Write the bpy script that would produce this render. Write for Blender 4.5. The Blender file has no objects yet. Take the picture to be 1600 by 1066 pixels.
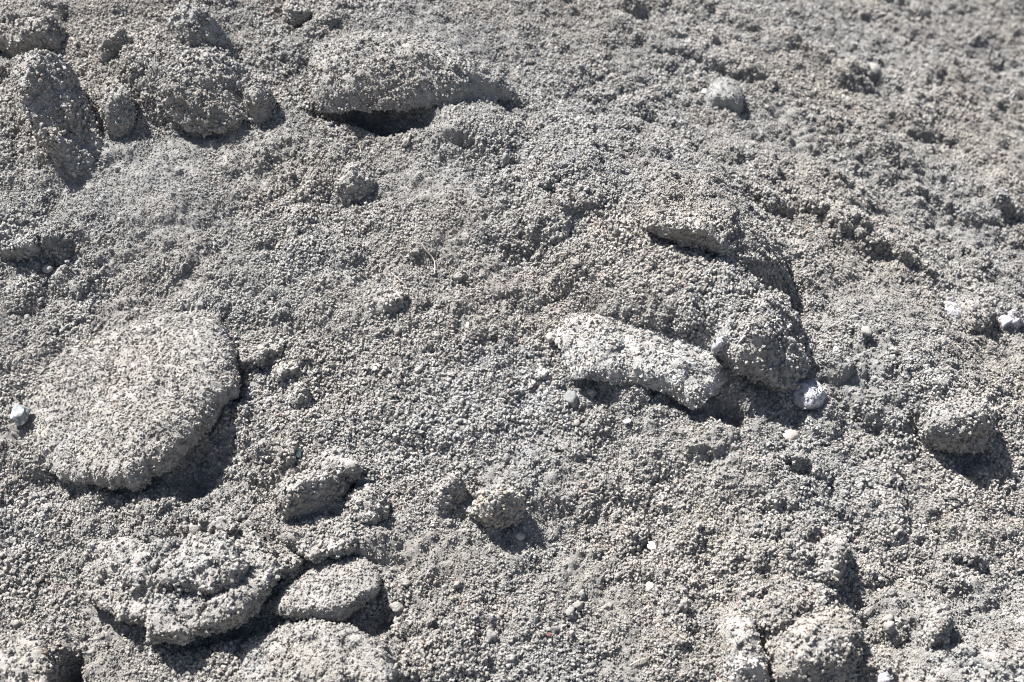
import bpy, math, random
import numpy as np
from mathutils import Vector, Matrix

random.seed(7); np.random.seed(7)
S = bpy.context.scene
COL = S.collection

# ---------------------------------------------------------------- camera, light, exposure
TH = math.radians(32)                                   # inclination of the dirt bank
AX = np.array([1.0, 0, 0])
AV = np.array([0, math.cos(TH), math.sin(TH)])          # up the slope
AN = np.array([0, -math.sin(TH), math.cos(TH)])         # out of the slope
PITCH = math.radians(25); DIST = 2.25; FOC = 50.0
FW = np.array([0, math.cos(PITCH), -math.sin(PITCH)])
UP = np.array([0, math.sin(PITCH), math.cos(PITCH)])
CP = -FW * DIST

cam = bpy.data.cameras.new('camera'); camo = bpy.data.objects.new('camera', cam); COL.objects.link(camo)
camo.location = CP; camo.rotation_euler = (math.pi / 2 - PITCH, 0, 0)
cam.lens = FOC; cam.sensor_width = 36; cam.clip_start = 0.05; cam.clip_end = 2000
cam.dof.use_dof = True; cam.dof.focus_distance = 2.20; cam.dof.aperture_fstop = 3.8
S.camera = camo

sun_dir = -0.44 * AX + 0.56 * AV + 0.70 * AN            # towards the sun
sun_dir /= np.linalg.norm(sun_dir)
elev = math.asin(sun_dir[2]); azim = math.atan2(sun_dir[0], sun_dir[1])
W = bpy.data.worlds.new('World'); S.world = W; W.use_nodes = True
nt = W.node_tree; nt.nodes.clear()
sky = nt.nodes.new('ShaderNodeTexSky'); sky.sky_type = 'NISHITA'; sky.sun_disc = False
sky.sun_elevation = elev; sky.sun_rotation = azim
sky.air_density = 0.75; sky.dust_density = 1.6; sky.ozone_density = 0.6
bg = nt.nodes.new('ShaderNodeBackground'); bg.inputs[1].default_value = 0.05
wo = nt.nodes.new('ShaderNodeOutputWorld')
nt.links.new(sky.outputs[0], bg.inputs[0]); nt.links.new(bg.outputs[0], wo.inputs[0])
sl = bpy.data.lights.new('sun', 'SUN'); sl.energy = 5.0; sl.angle = math.radians(0.5); sl.color = (1.0, 0.975, 0.95)
so = bpy.data.objects.new('sun', sl); COL.objects.link(so)
so.rotation_euler = Vector(sun_dir).to_track_quat('Z', 'Y').to_euler()
S.view_settings.view_transform = 'Standard'; S.view_settings.look = 'None'
S.view_settings.gamma = 1; S.view_settings.use_curve_mapping = False
S.view_settings.exposure = 1.42
try:
    S.cycles.max_bounces = 4; S.cycles.diffuse_bounces = 3
    S.cycles.filter_width = 0.95
except Exception:
    pass

# ---------------------------------------------------------------- numpy noise
def _h(a, b, c, seed):
    x = (a.astype(np.uint32) * np.uint32(374761393) + b.astype(np.uint32) * np.uint32(668265263)
         + c.astype(np.uint32) * np.uint32(2246822519) + np.uint32(seed * 3266489917 & 0xffffffff))
    x ^= x >> np.uint32(15); x *= np.uint32(2246822519); x ^= x >> np.uint32(13); x *= np.uint32(3266489917); x ^= x >> np.uint32(16)
    return x
def noise3(x, y, z, seed=0):
    xi = np.floor(x).astype(np.int64); yi = np.floor(y).astype(np.int64); zi = np.floor(z).astype(np.int64)
    fx = x - xi; fy = y - yi; fz = z - zi
    sx = fx * fx * (3 - 2 * fx); sy = fy * fy * (3 - 2 * fy); sz = fz * fz * (3 - 2 * fz)
    out = 0
    for i in (0, 1):
        for j in (0, 1):
            for k in (0, 1):
                h = _h(xi + i, yi + j, zi + k, seed)
                gx = (h & np.uint32(1023)).astype(np.float64) / 511.5 - 1
                gy = ((h >> np.uint32(10)) & np.uint32(1023)).astype(np.float64) / 511.5 - 1
                gz = ((h >> np.uint32(20)) & np.uint32(1023)).astype(np.float64) / 511.5 - 1
                w = (sx if i else 1 - sx) * (sy if j else 1 - sy) * (sz if k else 1 - sz)
                out = out + w * (gx * (fx - i) + gy * (fy - j) + gz * (fz - k))
    return out
def noise2(x, y, seed=0):
    xi = np.floor(x).astype(np.int64); yi = np.floor(y).astype(np.int64)
    fx = x - xi; fy = y - yi
    sx = fx * fx * fx * (fx * (fx * 6 - 15) + 10); sy = fy * fy * fy * (fy * (fy * 6 - 15) + 10)
    out = 0; zz = np.zeros_like(xi)
    for i in (0, 1):
        for j in (0, 1):
            h = _h(xi + i, yi + j, zz, seed)
            gx = (h & np.uint32(1023)).astype(np.float64) / 511.5 - 1
            gy = ((h >> np.uint32(10)) & np.uint32(1023)).astype(np.float64) / 511.5 - 1
            out = out + (sx if i else 1 - sx) * (sy if j else 1 - sy) * (gx * (fx - i) + gy * (fy - j))
    return out
def sstep(a, b, x):
    t = np.clip((x - a) / (b - a), 0, 1); return t * t * (3 - 2 * t)

# ---------------------------------------------------------------- the big shape of the bank (height w over slope coordinates u, v)
TT = math.tan(TH)
def softplus(x, k): return np.where(x / k > 30, x, k * np.log1p(np.exp(np.clip(x / k, -60, 30))))
def macro(u, v):
    s = 0.72 * u + 0.69 * v
    w = -0.62 * (1 - np.exp(-(np.maximum(0, s + 0.05) / 1.35) ** 2))
    w = w - 0.10 * (1 - np.exp(-(np.maximum(0, u - 0.1) / 0.9) ** 2))
    w = w + TT * softplus(-1.7 - v, 0.12)               # flat ground at the foot
    w = w - TT * softplus(v - 3.2, 0.35)                # flat top of the heap
    return w
def project(u, v, w):
    p = u[..., None] * AX + v[..., None] * AV + w[..., None] * AN - CP
    z = p @ FW; x = p[..., 0] / z; y = (p @ UP) / z
    z = np.where(z < 0.2, np.nan, z)
    k = 800 * FOC / 18
    return 800 + x * k, 533 - y * k
def to_world(u, v, w):
    return np.asarray(u)[..., None] * AX + np.asarray(v)[..., None] * AV + np.asarray(w)[..., None] * AN
def ray(px, py):
    k = 18 / FOC / 800
    d = FW + AX * ((px - 800) * k) + UP * ((533 - py) * k)
    return d / np.linalg.norm(d)
def hit(px, py, fn, extra=0.0):
    d = ray(px, py); t = 1.3; st = 0.01
    f = lambda t: (lambda p: p @ AN - float(fn(np.array([p[0]]), np.array([p @ AV]))[0]) - extra)(CP + d * t)
    while f(t) > 0 and t < 9: t += st
    a, b = t - st, t
    for _ in range(14):
        m = (a + b) / 2
        if f(m) > 0: a = m
        else: b = m
    p = CP + d * b
    return p[0], float(p @ AV), float(p @ AN)

# grid: fine where the photograph looks, coarse to the horizon
def axis(a, b, step, far):
    core = np.arange(a, b, step)
    g = [0.006 * 1.085 ** i for i in range(300)]
    out = np.cumsum(g); out = out[out < far]
    return np.concatenate([(a - out)[::-1], core, core[-1] + out])
US = axis(-1.02, 1.42, 0.0034, 300); VS = axis(-0.70, 1.56, 0.0034, 300)
NU, NV = len(US), len(VS)
U, V = np.meshgrid(US, VS)
M0 = macro(U, V)
PX, PY = project(U, V, M0)
PX = np.nan_to_num(PX, nan=-9e5); PY = np.nan_to_num(PY, nan=9e5)
near = sstep(2.6, 1.3, np.maximum(np.abs(U - .2) - .6, np.abs(V - .43) - .5)) 

# domain-warped picture-plane coordinates, so that authored shapes get ragged edges
def fbm(x, y, seed, n=3):
    o = 0; a = 1
    for i in range(n):
        o = o + a * noise2(x * 2 ** i, y * 2 ** i, seed + i); a *= .5
    return o
WX = 16 * fbm(U * 14, V * 14, 11) + 7 * fbm(U * 50, V * 50, 21)
WY = 16 * fbm(U * 14, V * 14, 31) + 7 * fbm(U * 50, V * 50, 41)
QX = PX + WX; QY = PY + WY

Hs = np.zeros_like(U)
def mound(px, py, rx, ry, h, rot=0, asym=0.35, p=1.0):
    """raised lobe, steeper on its lower right side; sizes in the photograph's pixels (about a millimetre), h in metres"""
    global Hs
    c, s = math.cos(math.radians(rot)), math.sin(math.radians(rot))
    m = (np.abs(PX - px) < 1.9 * max(rx, ry) + 60) & (np.abs(PY - py) < 1.9 * max(rx, ry) + 60)
    dx = QX[m] - px; dy = QY[m] - py
    a = (dx * c + dy * s) / rx; b = (-dx * s + dy * c) / ry
    dd = np.hypot(dx, dy) + 1e-6
    al = (dx * 0.5 + dy * 0.85) / dd
    r = np.hypot(a, b) * (1 + asym * al)
    Hs[m] += h * (1.3 if h > 0 else 1) * np.clip(1 - r * r, 0, None) ** p
def ledge(pts, a, up=60, b=0.0, down=30, sharp=4):
    """scarp along a polyline running left to right: the ground above it is raised by a, the ground below sunk by b"""
    global Hs
    a *= 1.5; b *= 1.3; pts = np.array(pts, float)
    x0, y0 = pts.min(0) - 2.5 * up - 20; x1, y1 = pts.max(0) + 2.5 * down + 20
    m = (PX > x0 - 20) & (PX < x1 + 20) & (PY > y0) & (PY < y1)
    qx, qy = QX[m], QY[m]
    best = np.full(qx.shape, 1e9); sgn = np.ones(qx.shape); fade = np.ones(qx.shape)
    L = np.concatenate([[0], np.cumsum(np.hypot(*np.diff(pts, axis=0).T))])
    for i in range(len(pts) - 1):
        p, q = pts[i], pts[i + 1]; d = q - p; l2 = d @ d
        t = np.clip(((qx - p[0]) * d[0] + (qy - p[1]) * d[1]) / l2, 0, 1)
        ex = qx - p[0] - t * d[0]; ey = qy - p[1] - t * d[1]; dist = np.hypot(ex, ey)
        k = dist < best
        best = np.where(k, dist, best)
        sgn = np.where(k, np.sign(d[1] * (qx - p[0]) - d[0] * (qy - p[1])), sgn)
        s = (L[i] + t * math.sqrt(l2)) / L[-1]
        fade = np.where(k, np.clip(4 * s * (1 - s), 0, 1) ** 0.5, fade)
    sd = best * sgn                                     # positive above the line
    h = a * np.exp(-np.clip(sd, 0, None) / up) * sstep(-sharp, sharp, sd) - b * np.exp(-np.clip(-sd, 0, None) / down) * sstep(sharp, -sharp, sd)
    Hs[m] += h * fade
def pit(px, py, rx, ry, d, rot=0): mound(px, py, rx, ry, -d, rot, 0.0, 1.3)

# broad undulation
Hs += near * (0.030 * noise2(U * 2.3, V * 2.3, 3) + 0.022 * noise2(U * 5.1, V * 5.1, 4))
# lobes of the bank
mound(90, 180, 210, 130, .020, -20, .1)
mound(120, 330, 280, 110, .012, -15, 0)
mound(310, 150, 95, 75, .040, 20, .3, .7)
mound(640, 90, 190, 70, .030, 8)
mound(735, 225, 150, 60, .026, 25, .3)
mound(820, 300, 190, 130, .030, 30, .3)
mound(1110, 500, 165, 110, .070, 32, .6, .7)
mound(1080, 560, 230, 90, .020, 22, .3)
mound(1180, 430, 90, 60, .030, 40, .4)
mound(1440, 610, 150, 95, .040, 30, .3)
mound(1180, 745, 170, 80, .026, 25, .4)
mound(1230, 860, 130, 70, .032, 20, .4)
mound(1250, 1010, 110, 90, .035, 70, .3)
mound(1440, 985, 90, 50, .018, 10, .3)
mound(1520, 1060, 160, 60, .026, 0, .2)
mound(480, 1060, 190, 75, .008, 0, .2, .7)
mound(20, 1040, 80, 75, .012, 10, .1, .6)
mound(480, 720, 130, 60, .022, 10)
mound(560, 850, 150, 45, .014, 5)
mound(30, 380, 60, 32, .010, 10, .4, .7)
mound(520, 260, 90, 60, .018, 35)
mound(1330, 200, 260, 60, .028, 35, .2)
mound(1520, 190, 200, 50, .022, 35, .2)
mound(1560, 340, 90, 60, .028, 40, .4)
mound(1350, 370, 190, 45, .018, 30, .4)
mound(700, 640, 160, 90, .014, 10)
mound(870, 760, 150, 70, .012, 10)
mound(250, 820, 200, 40, .012, 0)
mound(90, 1000, 60, 40, .010, 0)
# ledges and hollows
PX, PY = project(U, V, M0 + Hs)
PX = np.nan_to_num(PX, nan=-9e5); PY = np.nan_to_num(PY, nan=9e5); QX = PX + WX; QY = PY + WY
ledge([(-20, 60), (30, 70), (62, 62), (95, 68)], .045, 60, .02, 30)
ledge([(1000, 348), (1045, 352), (1090, 366), (1138, 386)], .030, 60, .016, 25)
ledge([(1222, 395), (1246, 440), (1262, 485)], .015, 45, .008, 22)
ledge([(1225, 520), (1250, 560), (1240, 600), (1200, 605)], .030, 50, .016, 25)
ledge([(55, 366), (72, 398), (105, 412)], .016, 30, .020, 40)
ledge([(498, 738), (530, 742), (562, 748)], .012, 20, .035, 16)
ledge([(232, 110), (262, 150), (300, 195), (370, 190)], .022, 40, .012, 40)
ledge([(0, 350), (30, 352), (62, 362)], .012, 30, .008, 15)
ledge([(1300, 120), (1330, 132), (1362, 140)], .008, 25, .010, 15)
ledge([(1385, 175), (1415, 205), (1445, 222)], .020, 35, .010, 20)
ledge([(1020, 70), (1110, 110), (1180, 120), (1260, 165)], .012, 35, .006, 25)
ledge([(1150, 290), (1190, 318), (1240, 322)], .012, 30, .006, 20)
ledge([(1420, 300), (1480, 335), (1530, 350)], .012, 30, .006, 20)
ledge([(1440, 215), (1500, 235), (1560, 262)], .014, 35, .006, 20)
ledge([(930, 205), (985, 240), (1040, 250)], .008, 30, .005, 20)
ledge([(1300, 640), (1360, 655), (1400, 690)], .010, 30, .006, 20)
ledge([(1060, 700), (1120, 712), (1170, 745)], .008, 30, .005, 20)
ledge([(660, 690), (705, 700), (722, 735)], .008, 25, .006, 18)
ledge([(1090, 90), (1120, 60), (1180, 75)], .008, 25, .004, 15)
ledge([(1230, 325), (1300, 350), (1350, 372)], .018, 35, .006, 25)
ledge([(1350, 380), (1400, 402), (1430, 425)], .018, 35, .006, 25)
ledge([(1490, 385), (1520, 410), (1535, 430)], .018, 35, .006, 25)
ledge([(1530, 285), (1560, 320), (1600, 340)], .028, 40, .012, 20)
ledge([(1225, 715), (1265, 735), (1290, 765)], .020, 35, .012, 20)
ledge([(1325, 885), (1310, 925)], .012, 30, .010, 20)
ledge([(1475, 870), (1510, 878), (1535, 885)], .012, 30, .006, 15)
ledge([(690, 210), (735, 235), (765, 275)], .012, 35, .006, 20)
ledge([(835, 300), (870, 310), (880, 350)], .012, 30, .005, 20)
ledge([(330, 640), (355, 690)], 0, 30, .0, 15)
ledge([(440, 845), (465, 862), (490, 880)], .016, 40, .014, 12)
ledge([(395, 810), (420, 850), (428, 905)], .0, 20, .012, 12)
ledge([(300, 822), (335, 828), (372, 832)], .014, 30, .018, 14)
ledge([(1195, 985), (1205, 1030), (1215, 1070)], .0, 20, .020, 16)
ledge([(1315, 1000), (1330, 1040), (1300, 1080)], .018, 40, .010, 20)
pit(112, 1062, 40, 42, .055)
pit(590, 178, 125, 34, .060, 2)
pit(760, 535, 32, 14, .018)
pit(325, 735, 85, 50, .030, -35)
pit(370, 630, 16, 60, .018)
pit(370, 985, 130, 26, .024, -15)
pit(598, 960, 26, 42, .022)
pit(530, 752, 46, 18, .030, -20)
pit(1135, 645, 50, 32, .028, 25)
pit(1510, 720, 46, 24, .016)
pit(1108, 942, 30, 14, .012)
pit(460, 28, 34, 14, .018)
pit(25, 850, 30, 22, .012)
pit(120, 408, 55, 18, .014)
pit(1530, 60, 60, 14, .012, 20)
pit(910, 640, 30, 14, .008)
pit(1060, 405, 90, 16, .008, 20)

# crumbly middle scale
PX, PY = project(U, V, M0 + Hs)
PX = np.nan_to_num(PX, nan=-9e5); PY = np.nan_to_num(PY, nan=9e5); QX = PX + WX; QY = PY + WY
slab_mask = np.zeros_like(U)
fine_zone = np.exp(-(((PX - 230) / 190) ** 2 + ((PY - 300) / 90) ** 2)) + np.exp(-(((PX - 640) / 110) ** 2 + ((PY - 70) / 40) ** 2))
rough = np.clip(1 - .7 * fine_zone, .25, 1) * (1 + .35 * sstep(850, 1250, PX)) * (0.75 + 0.8 * np.clip(noise2(U * 3.1, V * 3.1, 66) + .2, -.4, .6))
Hn = 0.0120 * noise2(U * 13, V * 13, 5) + 0.0110 * noise2(U * 27, V * 27, 6) + rough * (0.0085 * noise2(U * 55, V * 55, 7) + 0.0065 * noise2(U * 110, V * 110, 8))
H = M0 + Hs + near * Hn + (1 - near) * sstep(60, 6, np.hypot(U, V)) * (.05 * noise2(U * 1.3, V * 1.3, 51) + .02 * noise2(U * 4, V * 4, 52))
# streaks running down to the right on the far shoulder
sx = (U * 0.80 - V * 0.60); sy = (U * 0.60 + V * 0.80)
H += near * sstep(700, 1500, PX + 0.5 * (533 - PY)) * (0.024 * noise2(sx * 5, sy * 17, 61) + .012 * noise2(sx * 14, sy * 40, 62))

# clods half sunk in the dirt: irregular bumps of 8 to 40 mm
rng = np.random.default_rng(5)
u0, v0 = US[0], VS[0]
def splat(n, rlo, rhi, hk, power=2.2, seed=0):
    cu = rng.uniform(-1.0, 1.4, n); cv = rng.uniform(-0.68, 1.54, n)
    r = rlo + (rhi - rlo) * rng.random(n) ** power
    add = np.zeros_like(H)
    wu = .006 * noise2(U * 45, V * 45, 71 + seed); wv = .006 * noise2(U * 45, V * 45, 72 + seed)
    kk = np.clip(.5 + 1.8 * noise2(cu * 3.3, cv * 3.3, 79), .0, 1.2)
    for a, b, R, k in zip(cu, cv, r, kk):
        if k < .15: continue
        i0, i1 = np.searchsorted(US, [a - R * 1.5, a + R * 1.5]); j0, j1 = np.searchsorted(VS, [b - R * 1.5, b + R * 1.5])
        if i1 - i0 < 2 or j1 - j0 < 2: continue
        du = (U[j0:j1, i0:i1] + wu[j0:j1, i0:i1] - a) / R; dv = (V[j0:j1, i0:i1] + wv[j0:j1, i0:i1] - b) / R
        rr = du * du + dv * dv + .25 * (du - dv) * np.sqrt(du * du + dv * dv + 1e-9)
        hh = R * hk * min(1, k + .3) * np.sqrt(np.clip(1 - rr, 0, 1))
        sub = add[j0:j1, i0:i1]; np.maximum(sub, hh, out=sub)
    return add
H += near * np.clip(rough, 0, 1) * (splat(2900, .007, .034, .50) + .9 * splat(12000, .004, .011, .75, 1.3, 5))

def sample(A):
    def f(u, v):
        i = np.clip(np.searchsorted(US, u) - 1, 0, NU - 2); j = np.clip(np.searchsorted(VS, v) - 1, 0, NV - 2)
        a = np.clip((u - US[i]) / (US[i + 1] - US[i]), 0, 1); b = np.clip((v - VS[j]) / (VS[j + 1] - VS[j]), 0, 1)
        return (A[j, i] * (1 - a) + A[j, i + 1] * a) * (1 - b) + (A[j + 1, i] * (1 - a) + A[j + 1, i + 1] * a) * b
    return f
ground_h = sample(H); smooth_h = sample(M0 + Hs)

# ---------------------------------------------------------------- materials
def material(name, base, tint=.5, jitter=.25, rough=.95, bump=.35, bscale=260, patches=(), pscale=9):
    m = bpy.data.materials.new(name); m.use_nodes = True
    n = m.node_tree.nodes; l = m.node_tree.links; n.clear()
    out = n.new('ShaderNodeOutputMaterial'); b = n.new('ShaderNodeBsdfPrincipled'); l.new(b.outputs[0], out.inputs[0])
    b.inputs['Roughness'].default_value = rough
    b.inputs['Specular IOR Level'].default_value = .25
    g = n.new('ShaderNodeNewGeometry'); oi = n.new('ShaderNodeObjectInfo')
    def noise(scale, detail=3, rgh=.55, off=(0, 0, 0)):
        mp = n.new('ShaderNodeMapping'); mp.inputs[1].default_value = off; l.new(g.outputs['Position'], mp.inputs[0])
        t = n.new('ShaderNodeTexNoise'); t.inputs['Scale'].default_value = scale; t.inputs['Detail'].default_value = detail
        t.inputs['Roughness'].default_value = rgh; l.new(mp.outputs[0], t.inputs['Vector']); return t
    def mix(fac, a, c, mode='MIX'):
        x = n.new('ShaderNodeMix'); x.data_type = 'RGBA'; x.blend_type = mode
        if isinstance(fac, float): x.inputs[0].default_value = fac
        else: l.new(fac, x.inputs[0])
        for k, s in ((6, a), (7, c)):
            if isinstance(s, tuple): x.inputs[k].default_value = (*s, 1)
            else: l.new(s, x.inputs[k])
        return x.outputs[2]
    def ramp(src, a, c):
        r = n.new('ShaderNodeMapRange'); r.inputs[1].default_value = a; r.inputs[2].default_value = c; r.interpolation_type = 'SMOOTHSTEP'
        l.new(src, r.inputs[0]); return r.outputs[0]
    warm = tuple(c * k for c, k in zip(base, (1.02, .995, .96))); cool = tuple(c * k for c, k in zip(base, (.985, 1.0, 1.01)))
    c = mix(ramp(noise(2.6, 4).outputs[0], .38, .62), warm, cool)
    c = mix(ramp(noise(60, 3, .6, (3, 1, 0)).outputs[0], .3, .75), mix(1.0, c, (.80, .80, .80), 'MULTIPLY'), mix(1.0, c, (1.15, 1.15, 1.15), 'MULTIPLY'))
    for col, off, lo, hi, k in patches:
        f = ramp(noise(pscale, 3, .6, off).outputs[0], lo, hi)
        mm = n.new('ShaderNodeMath'); mm.operation = 'MULTIPLY'; mm.inputs[1].default_value = k; l.new(f, mm.inputs[0])
        c = mix(mm.outputs[0], c, col)
    # every grain has its own shade; a few are whitish, rusty or dark
    v = n.new('ShaderNodeMapRange'); l.new(oi.outputs['Random'], v.inputs[0]); v.inputs[3].default_value = 1 - jitter; v.inputs[4].default_value = 1 + jitter
    c = mix(1.0, c, v.outputs[0], 'MULTIPLY')
    if tint:
        cr = n.new('ShaderNodeValToRGB'); cr.color_ramp.interpolation = 'CONSTANT'
        e = cr.color_ramp.elements; e[0].position = 0; e[0].color = (1, 1, 1, 1); e[1].position = .60; e[1].color = (1.10, 1.0, .88, 1)
        for p, cc in ((.70, (.93, 1, 1.07)), (.80, (1.14, .97, .90)), (.86, (.70, .71, .73)), (.92, (1.02, 1.03, .98)), (.972, (1.42, 1.42, 1.40)), (.992, (1.25, .9, .78))):
            q = e.new(p); q.color = (*cc, 1)
        wn = n.new('ShaderNodeTexWhiteNoise'); wn.noise_dimensions = '1D'; l.new(oi.outputs['Random'], wn.inputs['W'])
        l.new(wn.outputs['Value'], cr.inputs[0]); c = mix(tint, c, mix(1.0, c, cr.outputs[0], 'MULTIPLY'))
    l.new(c, b.inputs['Base Color'])
    t = noise(bscale, 4, .7); bp = n.new('ShaderNodeBump'); bp.inputs['Strength'].default_value = bump; bp.inputs['Distance'].default_value = .004
    l.new(t.outputs[0], bp.inputs['Height']); l.new(bp.outputs[0], b.inputs['Normal'])
    return m
PINK = ((.308, .272, .260), (5, 2, 1), .58, .72, .25)
BLUE = ((.264, .272, .288), (1, 7, 3), .58, .72, .30)
TAN = ((.300, .289, .272), (9, 4, 8), .56, .72, .3)
BASE = (.303, .293, .278)
M_DIRT = material('dirt', BASE, 0, .0, bump=1.0, patches=(PINK, BLUE, TAN))
M_SHADE_DIRT = material('shade_darkened_dirt', tuple(c * .8 for c in BASE), 0, .0, bump=1.0, patches=(PINK, BLUE, TAN))  # dirt colour darkened to stand in for missing self-shadow between grains
M_GRIT = material('grit', BASE, .38, .15, bump=.6, patches=(PINK, BLUE, TAN))
M_PALE = material('pale_crust', (.312, .303, .290), 0, .0, bump=.8, patches=(((.52, .52, .51), (2, 5, 3), .52, .66, .36),), pscale=22)
M_PGRIT = material('pale_grit', (.306, .297, .284), .6, .22, bump=.25, patches=(((.52, .52, .51), (2, 5, 3), .52, .66, .36),), pscale=22)
M_WHITE = material('white_mineral', (.55, .54, .57), 0, 0, .6, .9, 190, patches=(((.27, .265, .29), (4, 1, 2), .45, .58, .8),), pscale=70)
M_CRUMB = material('crumb', BASE, 0, .10, bump=1.0)
M_QUARTZ = material('white_pebble', (.528, .520, .488), 0, 0, .5, .3, 200)
M_GREY = material('dark_pebble', (.208, .212, .208), 0, 0, .85, .5, 200)
M_DUST = material('dusty_stone', (.256, .256, .248), 0, 0, .95, .6, 300)
M_TAN = material('tan_gravelly_dirt', (.295, .283, .262), 0, 0)
M_TGRIT = material('tan_grit', (.30, .287, .264), .7, .25)
M_PINK = material('pinkish_stone', (.304, .268, .244), 0, 0, .85, .5, 200)
M_RED = material('red_chip', (.15, .05, .045), 0, 0, .6)
M_MINT = material('pale_green_chip', (.400, .496, .448), 0, 0, .5)
M_BLUE = material('bluish_mineral', (.240, .268, .280), 0, 0, .55, .9, 200, patches=(((.68, .70, .72), (4, 1, 2), .52, .60, .8),), pscale=60)
M_ROOT = material('dry_root', (.56, .50, .42), 0, 0, .8)

# ---------------------------------------------------------------- grit scatter (geometry nodes)
def grit_group(name, mat, mat2, keep_normals_up=False):
    g = bpy.data.node_groups.new(name, 'GeometryNodeTree')
    I = g.interface
    I.new_socket('Geometry', in_out='INPUT', socket_type='NodeSocketGeometry')
    for s, d in (('Cluster Density', 14000.), ('Grain Density', 60000.), ('Size', 1.)):
        k = I.new_socket(s, in_out='INPUT', socket_type='NodeSocketFloat'); k.default_value = d
    k = I.new_socket('Seed', in_out='INPUT', socket_type='NodeSocketInt')
    I.new_socket('Geometry', in_out='OUTPUT', socket_type='NodeSocketGeometry')
    N = g.nodes; L = g.links
    gi = N.new('NodeGroupInput'); go = N.new('NodeGroupOutput')
    def math_(op, a, b=None):
        m = N.new('ShaderNodeMath'); m.operation = op
        for k, s in ((0, a), (1, b)):
            if s is None: continue
            if isinstance(s, (int, float)): m.inputs[k].default_value = s
            else: L.new(s, m.inputs[k])
        return m.outputs[0]
    def rnd(lo, hi, seed, typ='FLOAT'):
        r = N.new('FunctionNodeRandomValue'); r.data_type = typ
        if typ == 'FLOAT_VECTOR': r.inputs[0].default_value = (lo,) * 3; r.inputs[1].default_value = (hi,) * 3; r.inputs['Seed'].default_value = seed; return r.outputs[0]
        r.inputs[2].default_value = lo; r.inputs[3].default_value = hi; r.inputs['Seed'].default_value = seed
        return r.outputs[1]
    def grain(k, mt, parts, sub):
        rr = random.Random(k * 17 + 3); geos = []
        for i in range(parts):
            ic = N.new('GeometryNodeMeshIcoSphere'); ic.inputs['Radius'].default_value = 1; ic.inputs['Subdivisions'].default_value = sub
            tr = N.new('GeometryNodeTransform'); L.new(ic.outputs[0], tr.inputs['Geometry'])
            if parts > 1:
                d = Vector((rr.gauss(0, 1), rr.gauss(0, 1), rr.gauss(0, .6))).normalized() * rr.uniform(.4, 1.7); s = rr.uniform(.5, 1.0)
                tr.inputs['Translation'].default_value = d; tr.inputs['Scale'].default_value = (s, s * rr.uniform(.75, 1), s * rr.uniform(.7, 1))
            else:
                tr.inputs['Scale'].default_value = (1.1, rr.uniform(.5, .95), rr.uniform(.35, .75))
            tr.inputs['Rotation'].default_value = (rr.uniform(0, 6), rr.uniform(0, 6), rr.uniform(0, 6))
            geos.append(tr.outputs[0])
        j = N.new('GeometryNodeJoinGeometry')
        for x in geos: L.new(x, j.inputs[0])
        nz = N.new('ShaderNodeTexNoise'); nz.inputs['Scale'].default_value = 1.9; nz.inputs['Detail'].default_value = 3
        ps = N.new('GeometryNodeInputPosition'); ad = N.new('ShaderNodeVectorMath'); ad.operation = 'ADD'; ad.inputs[1].default_value = (k * 7.3, k * 3.1, 0)
        L.new(ps.outputs[0], ad.inputs[0]); L.new(ad.outputs[0], nz.inputs['Vector'])
        sb = N.new('ShaderNodeVectorMath'); sb.operation = 'SUBTRACT'; sb.inputs[1].default_value = (.5, .5, .5); L.new(nz.outputs['Color'], sb.inputs[0])
        sc = N.new('ShaderNodeVectorMath'); sc.operation = 'SCALE'; sc.inputs['Scale'].default_value = 2.9; L.new(sb.outputs[0], sc.inputs[0])
        sp = N.new('GeometryNodeSetPosition'); L.new(j.outputs[0], sp.inputs['Geometry']); L.new(sc.outputs[0], sp.inputs['Offset'])
        ss = N.new('GeometryNodeSetShadeSmooth'); L.new(sp.outputs[0], ss.inputs['Geometry']); ss.inputs['Shade Smooth'].default_value = bool(k % 2)
        sm = N.new('GeometryNodeSetMaterial'); sm.inputs['Material'].default_value = mt; L.new(ss.outputs[0], sm.inputs['Geometry'])
        ti = N.new('GeometryNodeGeometryToInstance'); L.new(sm.outputs[0], ti.inputs[0])
        return ti.outputs[0]
    na = N.new('GeometryNodeInputNamedAttribute'); na.data_type = 'FLOAT'; na.inputs[0].default_value = 'dens'
    ns = N.new('GeometryNodeInputNamedAttribute'); ns.data_type = 'FLOAT'; ns.inputs[0].default_value = 'gsize'
    def layer(dens, kinds, lo, hi, power, seed, sink):
        dp = N.new('GeometryNodeDistributePointsOnFaces'); dp.distribute_method = 'RANDOM'
        L.new(gi.outputs[0], dp.inputs['Mesh']); L.new(math_('MULTIPLY', na.outputs['Attribute'], dens), dp.inputs['Density'])
        L.new(math_('ADD', gi.outputs['Seed'], seed), dp.inputs['Seed'])
        of = N.new('ShaderNodeVectorMath'); of.operation = 'SCALE'; L.new(dp.outputs['Normal'], of.inputs[0])
        L.new(math_('MULTIPLY', math_('MULTIPLY', rnd(-.3, 1, seed + 3), sink), ns.outputs['Attribute']), of.inputs['Scale'])
        pp = N.new('GeometryNodeSetPosition'); L.new(dp.outputs['Points'], pp.inputs['Geometry']); L.new(of.outputs[0], pp.inputs['Offset'])
        ip = N.new('GeometryNodeInstanceOnPoints'); L.new(pp.outputs[0], ip.inputs['Points'])
        jj = N.new('GeometryNodeJoinGeometry')
        for k in kinds: L.new(k, jj.inputs[0])
        L.new(jj.outputs[0], ip.inputs['Instance']); ip.inputs['Pick Instance'].default_value = True
        er = N.new('FunctionNodeEulerToRotation'); L.new(rnd(0, 6.283, seed + 1, 'FLOAT_VECTOR'), er.inputs[0]); L.new(er.outputs[0], ip.inputs['Rotation'])
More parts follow.
